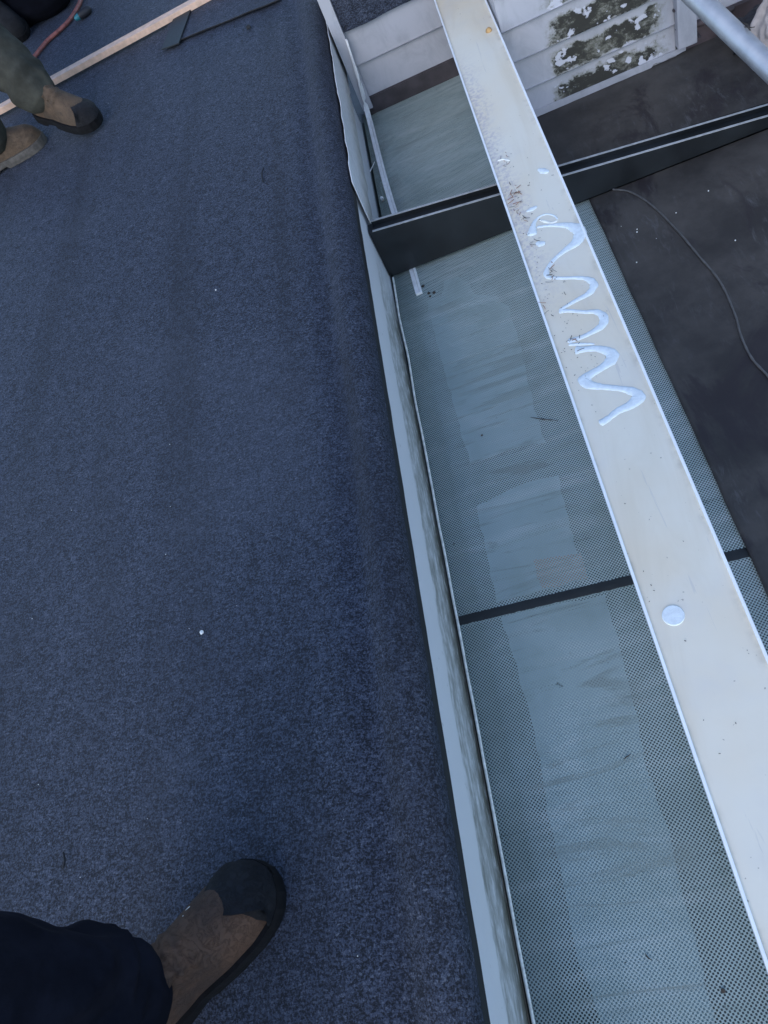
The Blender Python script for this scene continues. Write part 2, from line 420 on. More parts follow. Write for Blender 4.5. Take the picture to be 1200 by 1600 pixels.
for p in roof.data.polygons:
    if p.index % (np_ - 1) >= np_ - 4: p.material_index = 1
    if p.normal.z < -.2 and p.index % (np_ - 1) < np_ - 6: p.flip() if hasattr(p, 'flip') else None
struct(box('roof_deck', (-6, YB0, -.32), (FX - .03, YB1, -.02), M['brick']))
struct(box('lining_board', (FX - .02, -1.6, G - .12), (1.4, 2.75, G - .075), M['lining']))
struct(box('canopy_base', (FX - .03, -1.7, -3.2), (4.0, 2.9, G - .121), M['brick']))

# rubber membrane right of the glass
def wavy_sheet(name, x0, x1, y0, y1, z, th, nx, ny_, mat, amp=.002, edge=.002):
    v = []; f = []
    for lay in (1, 0):
        for j in range(ny_ + 1):
            for i in range(nx + 1):
                x = x0 + (x1 - x0) * (i / nx) ** 1.6; y = y0 + (y1 - y0) * j / ny_
                if i == 0: x += noise.noise(Vector((3, y * 9, 0))) * edge
                v.append((x, y, z + (th if lay else 0) + noise.noise(Vector((x * 5, y * 5, 0))) * amp))
    W = nx + 1; K = W * (ny_ + 1)
    for j in range(ny_):
        for i in range(nx):
            a = j * W + i
            f.append((a, a + 1, a + W + 1, a + W)); f.append((K + a, K + a + W, K + a + W + 1, K + a + 1))
    for j in range(ny_): a = j * W; f.append((a, a + W, K + a + W, K + a)); a += nx; f.append((a, K + a, K + a + W, a + W))
    for i in range(nx): f.append((i, K + i, K + i + 1, i + 1)); a = ny_ * W + i; f.append((a, a + 1, K + a + 1, K + a))
    return mesh(name, v, f, mat, None, True)
struct(wavy_sheet('rubber_roof', .284, 4.0, -1.6, 1.80, G + .004, .004, 50, 90, M['epdm']))
struct(wavy_sheet('rubber_roof', .200, 4.0, 1.812, 2.26, G + .004, .004, 50, 24, M['epdm']))
struct(box('roof_substrate', (.36, -1.6, G - .074), (4.0, 2.26, G + .0005), M['lining']))

# ------------------------------------------------------------------ roof edge board (white fascia)
fas = empty('fascia_board', (FX, 0, G)); tag(fas, 'white grimy fascia board below the dark felt roof edge', 'fascia')
v = []; f = []; nyf = 300
zs = [-.02, -.06, -.11, -.16, -.21, -.26, -.30, G + .004]
for j in range(nyf + 1):
    y = -1.6 + 4.2 * j / nyf
    for k, z in enumerate(zs):
        b = noise.noise(Vector((z * 5, y * 1.8, 2))) * .003
        v.append((FX - .009 + b + .004 * (k / 7), y, z))
for j in range(nyf):
    for k in range(7):
        a = j * 8 + k; f.append((a, a + 1, a + 9, a + 8))
n0 = len(v)
v += [(FX - .028, -1.6, -.02), (FX - .028, 2.6, -.02), (FX - .028, 2.6, G + .004), (FX - .028, -1.6, G + .004)]
f.append((n0, n0 + 1, n0 + 2, n0 + 3))
mesh('board', v, f, M['fascia'], fas, True)
# old sealant line along the foot
pts = []
for j in range(160):
    y = -1.5 + 3.25 * j / 159
    pts.append((FX + .0035 + noise.noise(Vector((1, y * 6, 4))) * .003, y, G + .010))
tube('sealant_line', pts, .0030, M['old_sealant'], fas, 8)
# torn film along the far stretch of the edge
v = []; f = []; nf = 170
for j in range(nf + 1):
    y = 1.80 + 1.55 * j / nf
    rag = noise.noise(Vector((0, y * 11, 7))) * .010 + noise.noise(Vector((0, y * 37, 7))) * .005
    o_ = .004 + .006 * abs(noise.noise(Vector((4, y * 8, 0))))
    v += [(FX + .003 + o_, y, -.016 + rag), (FX + .0065, y, -.03), (FX + .005, y, -.10), (FX + .0045, y, -.19 + noise.noise(Vector((0, y * 16, 1))) * .02)]
for j in range(nf):
    for k in range(3):
        a = j * 4 + k; f.append((a, a + 1, a + 5, a + 4))
fl = mesh('torn_film', v, f, M['white_film'], fas, True)
s = fl.modifiers.new('thick', 'SOLIDIFY'); s.thickness = .0016
# dangling shreds of film
for (a, b, c, r) in (((596, 286), (598, 300), (604, 313), .006), ((588, 246), (583, 258), (578, 268), .0016), ((606, 306), (600, 314), (596, 309), .005)):
    P_ = [pix(*q, x=FX + .012 + .004 * i) for i, q in enumerate((a, b, c))]
    tube('shred', catmull(P_, 5), r, M['white_film'], fas, 8)

# ------------------------------------------------------------------ glass canopy
YBEAM = 1.755
can = empty('glass_canopy', (0, .6, G)); tag(can, 'sunken strip of dot-patterned blue green glass panes between fascia and rubber roof', 'glass canopy')
YJ = .632
def pane(y0a, y0b, y1a, y1b, x1):
    x0 = FX + .004
    v = [(x0, y0a, G - .012), (x1, y0b, G - .012), (x1, y1b, G - .012), (x0, y1a, G - .012)]
    v += [(a, b, G) for a, b, _ in v]
    return mesh('pane', v, [(4, 5, 6, 7), (0, 1, 5, 4), (1, 2, 6, 5), (2, 3, 7, 6), (3, 0, 4, 7)], M['glass'], can)
jl, jr = .645, .628                     # joint runs very slightly skew
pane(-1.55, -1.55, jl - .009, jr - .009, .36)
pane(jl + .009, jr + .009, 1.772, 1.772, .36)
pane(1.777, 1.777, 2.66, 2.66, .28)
v = []; f = []
for i in range(61):
    t = i / 60; x = FX + .004 + (.293 - FX - .004) * t; y = jl + (jr - jl) * t
    e = noise.noise(Vector((x * 90, 0, 0))) * .0018
    v += [(x, y - .0105 + e, G + .0008), (x, y, G + .003), (x, y + .0105 + noise.noise(Vector((x * 90, 5, 0))) * .0018, G + .0008)]
for i in range(60):
    a = i * 3; f += [(a, a + 1, a + 4, a + 3), (a + 1, a + 2, a + 5, a + 4)]
mesh('rubber_joint', v, f, M['rubber'], can, True)
# pale sheets lying on the lining below the glass, seen through the clear dots
ZS = G - .075
def sheet(px, label, mat, z0):
    C_ = [pix(a, b, z=z0 + .004) for a, b in px]; P_ = []
    for k, a in enumerate(C_):                      # softly ragged outline
        b = C_[(k + 1) % len(C_)]; m_ = max(2, int((b - a).length / .012))
        for i in range(m_):
            q = a.lerp(b, i / m_); P_.append(q + Vector((noise.noise(q * 30), noise.noise(q * 30 + Vector((9, 0, 0))), 0)) * .005 + Vector((noise.noise(q * 110), noise.noise(q * 110 + Vector((9, 0, 0))), 0)) * .002)
    n = len(P_)
    v = [tuple(p) for p in P_] + [(p.x, p.y, z0 + .0005) for p in P_]
    f = [tuple(range(n)), tuple(range(2 * n - 1, n - 1, -1))] + [(i, (i + 1) % n, (i + 1) % n + n, i + n) for i in range(n)]
    o = mesh('pale_sheet', v, f, mat); return tag(o, label, 'sheet')
sheet([(666, 470), (690, 462), (695, 437), (712, 430), (730, 440), (742, 458), (775, 464), (794, 478), (812, 540), (838, 650), (852, 690), (800, 700), (735, 724), (705, 620)],
      'pale sheet with cut corner below the middle glass pane', M['pale_sheet'], ZS)
sheet([(745, 792), (800, 762), (872, 742), (893, 830), (915, 905), (776, 940)], 'shorter pale sheet below the glass just beyond the black joint', M['pale_sheet'], ZS)
sheet([(783, 960), (945, 930), (965, 1000), (990, 1100), (1012, 1200), (1042, 1300), (1090, 1480), (1130, 1660), (960, 1660), (905, 1500), (868, 1330), (835, 1140)],
      'long pale sheet below the nearest glass pane', M['pale_sheet'], ZS)
o = sheet([(832, 875), (908, 866), (918, 903), (846, 920)], 'small peach coloured card below the glass beside the black joint', M['peach'], ZS + .0048); o.name = 'card'

# ------------------------------------------------------------------ house walls with lap siding
def siding(name, label, x0, x1, yf, z0, expo, nb, mat_fn, seed):
    r = empty(name, ((x0 + x1) / 2, yf + .1, z0)); tag(r, label, 'wall')
    box('wall_core', (x0, yf + .016, G - .02), (x1, yf + .22, z0 + expo * nb), M['siding'], r)
    rnd = random.Random(seed)
    for k in range(nb):
        za = z0 + k * expo; zb = za + expo + .012
        e = rnd.uniform(-.0012, .0012)
        v = []; nx = 24
        for i in range(nx + 1):
            x = x0 + (x1 - x0) * i / nx; u = noise.noise(Vector((x * 6, za * 9, seed))) * .0012
            v += [(x, yf - .004 + e, za + u), (x, yf - .001 + e, za - .0025 + u), (x, yf + .013, zb), (x, yf + .0155, zb), (x, yf + .0155, za + u)]
        f = []
        for i in range(nx):
            a = i * 5
            for q in range(5): f.append((a + q, a + (q + 1) % 5, a + 5 + (q + 1) % 5, a + 5 + q))
        f += [(0, 1, 2, 3, 4), tuple(nx * 5 + q for q in range(5))]
        mesh('board', v, f, mat_fn(k), r)
    return r
YR = 2.215
wr = siding('house_wall', 'white lap siding wall with green black moss beside the rubber roof', .196, .668, YR, -.318, .0925, 16, lambda k: M['siding_moss'] if k < 5 else M['siding'], 3)
# ragged foot strip, corner trim
v = []; f = []
for i in range(60):
    x = .198 + .497 * i / 59
    rag = noise.noise(Vector((x * 34, 0, 3))) * .006 * (1 if x > .60 else .12)
    v += [(x, YR - .006, -.3205 + rag + (.006 if x > .6 else 0)), (x, YR - .006, -.300), (x, YR - .002, -.300), (x, YR - .002, -.3205 + rag + (.006 if x > .6 else 0))]
for i in range(59):
    a = i * 4
    for q in range(4): f.append((a + q, a + (q + 1) % 4, a + 4 + (q + 1) % 4, a + 4 + q))
mesh('foot_strip', v, f, M['siding'], wr)
box('corner_trim', (.668, YR - .026, -.292), (.722, YR + .10, 1.16), M['siding'], wr, .003)
for (a, b) in ((1053, 17), (1057, 46), (1089, 52)):
    p = pix(a, b, y=YR - .005)
    tube('nail_head', [(p.x, YR - .001, p.z), (p.x, YR - .0075 - (.02 if a > 1080 else 0), p.z)], .0035, M['lead'], wr, 8)
wr2 = siding('house_wall', 'clean white siding section right of the corner trim behind the metal pole', .722, 2.4, YR + .03, -.262, .10, 14, lambda k: M['siding'], 5)
box('foot_flashing', (.70, YR + .010, G + .006), (2.4, YR + .0255, -.258), M['rusty_flashing'], wr2)
tube('folded_flap', [(.735, YR + .012, -.262), (.78, YR + .0, -.255), (.83, YR + .012, -.262)], [.008, .016, .008], M['rusty_flashing'], wr2, 10)
YL = 2.64
wl = siding('house_wall', 'pale siding wall recessed in the corner behind the far glass pane', -.288, .196, YL, -.270, .116, 12, lambda k: M['siding'], 9)
box('foot_flashing', (-.288, YL - .004, G + .001), (.196, YL + .012, -.266), M['lead'], wl)
box('corner_trim', (-.287, YL - .022, -.298), (-.250, YL - .006, 1.1), M['siding'], wl, .002)
v = []; f = []
for i in range(31):
    x = -.249 + .443 * i / 30; zb = -.040 + noise.noise(Vector((x * 9, 0, 5))) * .004
    v += [(x, YL - .010, zb), (x, YL - .006, .5), (x, YL - .0035, .5), (x, YL - .0055, zb)]
for i in range(30):
    a = i * 4
    for q in range(4): f.append((a + q, a + (q + 1) % 4, a + 4 + (q + 1) % 4, a + 4 + q))
mesh('shade_sheet', v, f, M['felt_patch'], wl)  # dark felt-coloured sheet put over the siding in place of shade
box('return_wall', (.1965, YR + .02, G - .02), (.25, YL + .2, 1.1), M['siding'], wl)

# ------------------------------------------------------------------ dark cross beam
db = empty('cross_beam', (.3, YBEAM, G)); tag(db, 'dark grey steel channel beam crossing the glass, pale edges along its top', 'beam')
ZB = G + .013
def top_z(x): return -.153 - (x + .295) * .1262
X0, X1 = FX + .008, 1.05
def plate(name, y0, y1, dz0, dz1, mat, x0=X0, x1=X1, nseg=1):
    v = []
    for x in (x0, x1):
        tz = top_z(x)
        v += [(x, y0, tz + dz0 if dz0 is not None else ZB), (x, y1, tz + dz0 if dz0 is not None else ZB), (x, y1, tz + dz1), (x, y0, tz + dz1)]
    return mesh(name, v, [(0, 1, 2, 3), (7, 6, 5, 4), (0, 4, 5, 1), (1, 5, 6, 2), (2, 6, 7, 3), (3, 7, 4, 0)], mat, db)
BW = .050
plate('near_web', YBEAM, YBEAM + .006, None, 0, M['steel'])
plate('far_web', YBEAM + BW - .006, YBEAM + BW, None, 0, M['steel'])
plate('channel_floor', YBEAM + .006, YBEAM + BW - .006, -.016, -.012, M['steel'])
plate('bare_edge', YBEAM - .0005, YBEAM + .0055, .0003, .0022, M['cut_edge'])
plate('bare_edge', YBEAM + BW - .0055, YBEAM + BW + .0005, .0003, .0022, M['cut_edge'])
box('end_plate', (FX - .004, YBEAM + .0065, ZB), (X0, YBEAM + BW - .0065, top_z(X0) - .004), M['steel'], db)

# ------------------------------------------------------------------ cream tray running over the beam
CZ = -.020           # top face
CX0, CX1 = pix(980, 880, z=CZ).x, pix(1117, 833, z=CZ).x
tr = empty('cream_tray', ((CX0 + CX1) / 2, 1, CZ)); tag(tr, 'long cream painted metal strip with white lips laid across the dark beam', 'metal strip')
v = []; f = []; nn = 120; yA, yB = -1.3, 2.63
for j in range(nn + 1):
    y = yA + (yB - yA) * j / nn; u = noise.noise(Vector((0, y * 1.5, 3))) * .0012
    for (x, z) in ((CX0 + .004, CZ), ((CX0 + CX1) / 2, CZ + .001), (CX1 - .004, CZ), (CX1 - .004, CZ - .008), (CX0 + .004, CZ - .008)): v.append((x + u, y, z))
for j in range(nn):
    a = j * 5
    for q in range(5): f.append((a + q, a + (q + 1) % 5, a + 5 + (q + 1) % 5, a + 5 + q))
f += [(0, 1, 2, 3, 4), tuple(nn * 5 + q for q in range(5))]
mesh('tray_face', v, f, M['cream'], tr)
for (xa, xb) in ((CX0, CX0 + .0045), (CX1 - .0045, CX1)):
    box('lip', (xa, yA, CZ - .010), (xb, yB, CZ + .0045), M['lip'], tr, .0012)
box('packer', (CX0 + .02, YBEAM + .004, top_z(CX0 + .02) + .0025), (CX1 - .02, YBEAM + BW - .004, CZ - .0085), M['steel'], tr)
# sealant beads
def bead(name, pxs, wid, mat, zo=.0, hgt=.0026):
    P_ = catmull([pix(760 + a / 3.554, 230 + b / 3.556, z=CZ + .001) for a, b in pxs], 7)
    n = len(P_); K = len(wid) - 1; bm = bmesh.new(); rings = []
    for i, p in enumerate(P_):
        t = i / (n - 1) * K; k = min(int(t), K - 1); r = (wid[k] + (wid[k + 1] - wid[k]) * (t - k)) * .00026
        r *= 1 + .22 * noise.noise(Vector((i * .35, 2, len(pxs)))) + .10 * noise.noise(Vector((i * 1.1, 5, 0)))
        if i == 0 or i == n - 1: r *= .35
        tg = (P_[min(i + 1, n - 1)] - P_[max(i - 1, 0)]); tg.z = 0; tg.normalize(); nrm = Vector((-tg.y, tg.x, 0))
        h_ = min(hgt, r * .8)
        rings.append([bm.verts.new((p.x + nrm.x * r * c, p.y + nrm.y * r * c, CZ + zo + h_ * s)) for c, s in ((-1, .0), (-.88, .55), (-.5, .9), (0, 1), (.5, .9), (.88, .55), (1, .0))])
    for a, b in zip(rings, rings[1:]):
        for k in range(6): bm.faces.new((a[k], a[k + 1], b[k + 1], b[k]))
        bm.faces.new((a[6], a[0], b[0], b[6]))
    bm.faces.new(rings[0]); bm.faces.new(rings[-1])
    bmesh.ops.recalc_face_normals(bm, faces=bm.faces)
    return from_bm(name, bm, mat, tr, True)
bead('sealant_bead', [(278, 445), (340, 436), (430, 432), (490, 445), (520, 475), (500, 525), (440, 570), (380, 620), (345, 665), (333, 700), (345, 722), (420, 727), (510, 725), (570, 735), (597, 765), (570, 810), (500, 850), (440, 885), (405, 908)],
     [14, 16, 30, 50, 55, 50, 28, 20, 20, 26, 18, 16, 18, 26, 34, 28, 20, 16, 14], M['sealant'])
bead('sealant_bead', [(402, 912), (455, 908), (540, 915), (612, 915), (650, 942), (645, 985), (600, 1020), (530, 1055), (450, 1080)],
     [26, 18, 18, 26, 36, 34, 26, 20, 26], M['sealant'])
bead('sealant_bead', [(455, 1097), (520, 1094), (605, 1093)], [12, 14, 10], M['sealant'])
bead('sealant_bead', [(492, 1128), (530, 1124), (600, 1118), (660, 1128), (697, 1150), (690, 1185), (640, 1225), (580, 1260), (545, 1290), (570, 1318), (650, 1332), (750, 1342), (825, 1362), (842, 1392), (800, 1432), (730, 1466), (672, 1510), (628, 1536)],
     [46, 30, 28, 38, 48, 46, 32, 34, 48, 40, 26, 26, 38, 50, 38, 28, 26, 30], M['sealant'])
bead('sealant_bead', [(254, 492), (256, 460), (266, 420), (292, 388), (335, 372), (376, 380), (396, 400)], [44, 36, 18, 12, 10, 9, 8], M['sealant'], 0, .005)
bead('sealant_bead', [(396, 402), (370, 418), (325, 412), (292, 402)], [9, 14, 16, 8], M['old_sealant'])
bead('sealant_blob', [(285, 122), (312, 130), (345, 138)], [10, 36, 22], M['sealant'])
bead('sealant_blob', [(222, 358), (250, 345), (282, 328)], [10, 28, 16], M['sealant'])
bead('sealant_blob', [(278, 528), (300, 536), (328, 530)], [20, 34, 20], M['sealant'])
bead('sealant_blob', [(60, 75), (95, 66), (130, 74)], [8, 12, 10], M['old_sealant'])
c = pix(1052, 962, z=CZ)
bm = bmesh.new(); bmesh.ops.create_circle(bm, cap_ends=True, segments=36, radius=.0155)
bmesh.ops.translate(bm, vec=(c.x, c.y, CZ + .0026), verts=bm.verts)
ex = bmesh.ops.extrude_face_region(bm, geom=list(bm.faces)); vs2 = [q for q in ex['geom'] if isinstance(q, bmesh.types.BMVert)]
bmesh.ops.translate(bm, vec=(0, 0, -.0022), verts=vs2); bmesh.ops.scale(bm, vec=(1.06, 1.06, 1), space=Matrix.Translation((-c.x, -c.y, 0)), verts=vs2)
bmesh.ops.recalc_face_normals(bm, faces=bm.faces)
from_bm('screw_cap', bm, M['sealant'], tr)
c = pix(764, 49, z=CZ)
M['rust'] = plain('rust', (.10, .045, .015), .8, .5, 200, .3); M['rust_stain'] = plain('rust_stain', (.42, .25, .10), .7, .3, 90, .1)
tube('rust_stain', [(c.x, c.y, CZ + .0008), (c.x, c.y, CZ + .0016)], .009, M['rust_stain'], tr, 16).data.name = 'rust_stain'
tube('screw_head', [(c.x, c.y, CZ + .001), (c.x, c.y, CZ + .003)], .0052, M['rust'], tr, 14)
# dried needles, twigs and grit on the strip
bm = bmesh.new(); rnd = random.Random(4); br = bmesh.new()
def needle(b, px, py, ln, th, ang=None):
    p = pix(px, py, z=CZ + .004); a = rnd.uniform(0, math.pi) if ang is None else ang
    if not (CX0 + .006 < p.x < CX1 - .006): return
    d = Vector((math.cos(a), math.sin(a), rnd.uniform(-.1, .15))) * ln / 2; k = Vector((-d.y, d.x, 0)) * rnd.uniform(-.25, .25)
    tube_bm(b, [p - d, p + k, p + d], th, 5)
for cx, cy, n, s in ((786, 250, 9, 7), (806, 300, 12, 9), (806, 330, 7, 6), (815, 345, 5, 8), (858, 425, 7, 5), (832, 375, 6, 8), (852, 490, 9, 8), (895, 535, 8, 6), (875, 270, 3, 4), (880, 450, 5, 16)):
    for k in range(n): needle(bm if rnd.random() < .7 else br, cx + rnd.gauss(0, s), cy + rnd.gauss(0, s), rnd.uniform(.003, .016), rnd.uniform(.0003, .0007))
for k in range(8): needle(br, 803 + rnd.gauss(0, 8), 303 + rnd.gauss(0, 8), rnd.uniform(.012, .022), .0007)
for k in range(115):
    py = rnd.uniform(230, 1200) if k > 85 else rnd.uniform(240, 600); a = 760 + (py - 230) * .347; px = a + abs(rnd.gauss(0, 28 if k < 90 else 75)) + 4
    p = pix(px, py, z=CZ + .0025)
    if CX0 + .006 < p.x < CX1 - .006: ball_bm(bm, p, 1, sc=[rnd.uniform(.0003, .0010) for _ in range(3)]) if k % 9 == 0 else needle(bm, px, py, rnd.uniform(.0008, .0018), rnd.uniform(.0003, .0007))
M['twig'] = plain('dry_dark_twig', (.05, .042, .034), .8, .4, 90, .2); M['red_needle'] = plain('dry_red_needle', (.24, .10, .05), .8, .4, 90, .2)
for b_, mt, lb, ct in ((bm, 'twig', 'scattered dark grit and twigs on the cream strip', 'debris'), (br, 'red_needle', 'dry reddish needles scattered on the cream strip', 'debris')):
    o = from_bm('debris', b_, M[mt]); tag(o, lb, ct); o['kind'] = 'stuff'

# ------------------------------------------------------------------ loose things
# loose white bead strip
zt = G + .006
pl = [pix(655, 459, z=zt), pix(634, 385, z=zt), pix(612, 318, z=zt), pix(594, 254, z=zt)]
pl += [pix(577, 186, y=YL - .05), pix(560, 124, y=YL - .034), pix(541, 62, y=YL - .03)]
P_ = catmull(pl, 8); bm = bmesh.new(); rings = []
for i, p in enumerate(P_):
    t = (P_[min(i + 1, len(P_) - 1)] - P_[max(i - 1, 0)]).normalized(); s_ = t.cross(Vector((0, 0, 1))).normalized(); u_ = s_.cross(t)
    sc = 1.0 if i < len(P_) * .6 else 1 - .45 * (i / len(P_) - .6) / .4
    rings.append([bm.verts.new(p + s_ * a * sc + u_ * b * sc) for a, b in ((-.0095, -.004), (.0095, -.004), (.0095, .001), (.004, .0055), (.001, .002), (-.0095, .004))])
for a, b in zip(rings, rings[1:]):
    for k in range(6): bm.faces.new((a[k], a[(k + 1) % 6], b[(k + 1) % 6], b[k]))
bm.faces.new(rings[0]); bm.faces.new(rings[-1]); bmesh.ops.recalc_face_normals(bm, faces=bm.faces)
tag(from_bm('glazing_bead', bm, M['white_film']), 'loose white plastic glazing bead lying on the far glass under the beam', 'trim strip')

# galvanised pole leaning on the siding
A = pix(1092, 0, z=0.0); B = pix(1197, 101, z=-.09); dv = (B - A)
t0 = (YR - .028 - A.y) / dv.y; t1 = (G + .034 - A.z) / dv.z
p0, p1 = A + dv * t0, A + dv * t1
pole = empty('metal_pole', p1); tag(pole, 'round galvanised metal pole in the top right corner', 'pole')
bm = bmesh.new(); ax = (p1 - p0).normalized(); u = ax.orthogonal().normalized(); vv_ = ax.cross(u); rings = []
for (p, r) in ((p0, .0205), (p0, .0241), (p1, .0241), (p1, .0205)):
    rings.append([bm.verts.new(p + u * r * math.cos(2 * math.pi * k / 36) + vv_ * r * math.sin(2 * math.pi * k / 36)) for k in range(36)])
for i in range(4):
    a, b = rings[i], rings[(i + 1) % 4]
    for k in range(36): bm.faces.new((a[k], a[(k + 1) % 36], b[(k + 1) % 36], b[k]))
bmesh.ops.recalc_face_normals(bm, faces=bm.faces)
tb = from_bm('tube', bm, M['galv'], pole)
for p in tb.data.polygons: p.use_smooth = True
md = tb.modifiers.new('split', 'EDGE_SPLIT'); md.split_angle = rad(40)
bm = bmesh.new()
for (a, b, c_) in (((1166, 52), (1172, 58), (1178, 57)), ((1158, 57), (1166, 57), (1172, 62)), ((1160, 50), (1168, 54), (1170, 62))):
    q = [pix(x_, y_, z=A.z - .055) + Vector((0, 0, .022)) for x_, y_ in (a, b, c_)]
    tube_bm(bm, q, .0012, 5)
from_bm('scratch_mark', bm, M['twig'], pole)

# cloth over a black bag, top right
def crumple(name, c, r, sc, mat, seed, amp):
    bm = bmesh.new(); bmesh.ops.create_icosphere(bm, subdivisions=5, radius=1)
    for q in bm.verts:
        d = q.co.copy(); k = 1 + amp * noise.fractal(d * 1.3 + Vector((seed, 0, 0)), 1.3, 2.1, 3) + amp * .9 * (abs(noise.noise(d * 2.3 + Vector((0, seed, 0)))) - .3)
        co = Vector((d.x * sc[0], d.y * sc[1], d.z * sc[2])) * r * k
        q.co = Vector(c) + co; q.co.z = max(q.co.z, G + .0095)
    return from_bm(name, bm, mat, None, True)
cb = pix(1172, 50, z=G + .055)
tag(crumple('black_bag', (cb.x + .02, cb.y, G + .05), .062, (1.15, .9, .95), M['bag'], 3, .25), 'black bag slumped on the rubber roof behind the pole', 'bag')
cc = pix(1236, 6, z=G + .13)
cl = tag(crumple('dust_cloth', (cc.x, cc.y, G + .10), .085, (1.05, .85, 1.25), M['cloth'], 8, .25), 'crumpled pale beige cloth in the top right corner behind the pole', 'cloth')

# cable on the membrane
zc = G + .011
cp = [pix(a, b, z=zc) for a, b in ((958, 296), (985, 300), (1020, 322), (1060, 362), (1092, 400), (1125, 440), (1148, 490), (1158, 525), (1175, 560), (1202, 590), (1240, 640), (1300, 760))]
tag(tube('cable', catmull(cp, 8), [.0026 + .0003 * math.sin(i * 1.7) for i in range(89)], M['cable'], None, 8), 'thin grey cable curving across the dark rubber roof', 'cable')

# timber batten, felt patch and strip at the far end of the roof
bt = [pix(14, 168, z=.012), pix(322, 0, z=.012)]
d = (bt[1] - bt[0]).normalized(); sN = Vector((-d.y, d.x, 0)); a0 = bt[0] - d * .9; a1 = bt[1] + d * .38
bm = bmesh.new(); hw, th = .021, .022
box_bm(bm, (0, -hw, 0), ((a1 - a0).length, hw, th), .0015)
bat = from_bm('timber_batten', bm, M['timber']); bat.location = (a0.x, a0.y, .010); bat.rotation_euler = (0, 0, math.atan2(d.y, d.x))
tag(bat, 'long pale timber batten lying across the felt roof', 'batten')
q = [pix(258, 72, z=.01), pix(432, 2, z=.01)]
v = []; f = []; nx, nyy = 60, 24
for lay in (0, 1):
    for j in range(nyy + 1):
        for i in range(nx + 1):
            t = i / nx; x = q[0].x + (-.44 - q[0].x) * t; yb = q[0].y + (q[1].y - q[0].y) * (x - q[0].x) / (q[1].x - q[0].x)
            y = yb + .9 * (j / nyy) ** 1.5
            lift = math.exp(-j * .55) * (.004 + .004 * abs(noise.noise(Vector((x * 6, 0, 0)))))
            v.append((x, y + noise.noise(Vector((x * 12, 4, 0))) * .004 * (j == 0), .0045 + lift + (0 if lay else .0035)))
W = nx + 1; K = W * (nyy + 1)
for j in range(nyy):
    for i in range(nx):
        a = j * W + i; f.append((a, a + 1, a + W + 1, a + W)); f.append((K + a, K + a + W, K + a + W + 1, K + a + 1))
for i in range(nx): f.append((i, K + i, K + i + 1, i + 1)); a = nyy * W + i; f.append((a, a + 1, K + a + 1, K + a))
for j in range(nyy): a = j * W; f.append((a, a + W, K + a + W, K + a)); a += nx; f.append((a, K + a, K + a + W, a + W))
fp = mesh('felt_sheet', v, f, M['felt_patch'], None, True); fp.data.materials.append(M['felt_cut'])
for p in fp.data.polygons:
    if abs(p.normal.z) < .6: p.material_index = 1; p.use_smooth = False
tag(fp, 'loose felt sheet with a lifted dark edge beyond the batten', 'felt sheet')
st = [pix(a, b, z=.016) for a, b in ((252, 77), (279, 67), (300, 8), (275, 18))]
mesh_s = mesh('felt_strip', [tuple(p) for p in st] + [(p.x, p.y, .012) for p in st], [(0, 1, 2, 3), (7, 6, 5, 4), (0, 4, 5, 1), (1, 5, 6, 2), (2, 6, 7, 3), (3, 7, 4, 0)], M['felt_strip'])
tag(mesh_s, 'short dark felt offcut strip poking out from under the batten', 'felt strip')

# crumbs on the felt
M['crumb'] = plain('white_crumb', (.75, .75, .72), .7, .1, 80, .2)
def crumb(px, py, r, mat, name, label, seed):
    p = pix(px, py, z=r * .8 + .001); bm = bmesh.new(); bmesh.ops.create_icosphere(bm, subdivisions=2, radius=r)
    for q_ in bm.verts: q_.co *= 1 + .35 * noise.noise(q_.co / r * 1.3 + Vector((seed, 0, 0))); q_.co.z *= .7
    bmesh.ops.translate(bm, vec=p, verts=bm.verts); return tag(from_bm(name, bm, mat), label, 'crumb')
crumb(315, 988, .0042, M['crumb'], 'plaster_crumb', 'largest white crumb lying alone in the middle of the felt roof', 1)
crumb(337, 453, .0022, M['crumb'], 'plaster_crumb', 'pale crumb on the felt roof, upper of those in line with the boot', 2)
crumb(388, 42, .010, M['felt_cut'], 'bitumen_lump', 'small black lump near the far edge of the felt roof', 3)
for px, lb in (([(553, 628), (556, 636), (553, 646)], 'thin black bitumen curl beside the roof edge roll'), ([(412, 262), (409, 272), (411, 284)], 'short black scrape mark far up the felt roof'),
               ([(99, 1333), (101, 1345), (99, 1355)], 'short black thread on the felt near the trouser leg'), ([(603, 905), (605, 912), (603, 920)], 'small black bitumen bit on the roof edge roll beside the black joint')):
    tag(tube('bitumen_curl', catmull([pix(a, b, z=.006) for a, b in px], 4), .0019, M['felt_cut'], None, 6), lb, 'scrap')
bm = bmesh.new(); rnd = random.Random(11)
for k in range(22):
    px, py = rnd.uniform(10, 560), rnd.uniform(60, 1500); p = pix(px, py, z=.0025)
    if p.x > -.45: continue
    r = rnd.uniform(.0005, .0011); res = bmesh.ops.create_icosphere(bm, subdivisions=1, radius=r); bmesh.ops.translate(bm, vec=p, verts=res['verts'])
o = from_bm('grit', bm, M['crumb']); tag(o, 'tiny pale grit scattered over the felt roof', 'grit'); o['kind'] = 'stuff'
bm = bmesh.new()
for k in range(12):
    p = pix(rnd.uniform(940, 1200), rnd.uniform(260, 640), z=G + .0105)
    if p.x < .31 or p.y > 1.70: continue
    r = rnd.uniform(.0008, .002); res = bmesh.ops.create_icosphere(bm, subdivisions=1, radius=r); bmesh.ops.translate(bm, vec=p, verts=res['verts'])
o = from_bm('grit', bm, M['crumb']); tag(o, 'tiny pale grit scattered over the rubber roof', 'grit'); o['kind'] = 'stuff'
bm = bmesh.new()
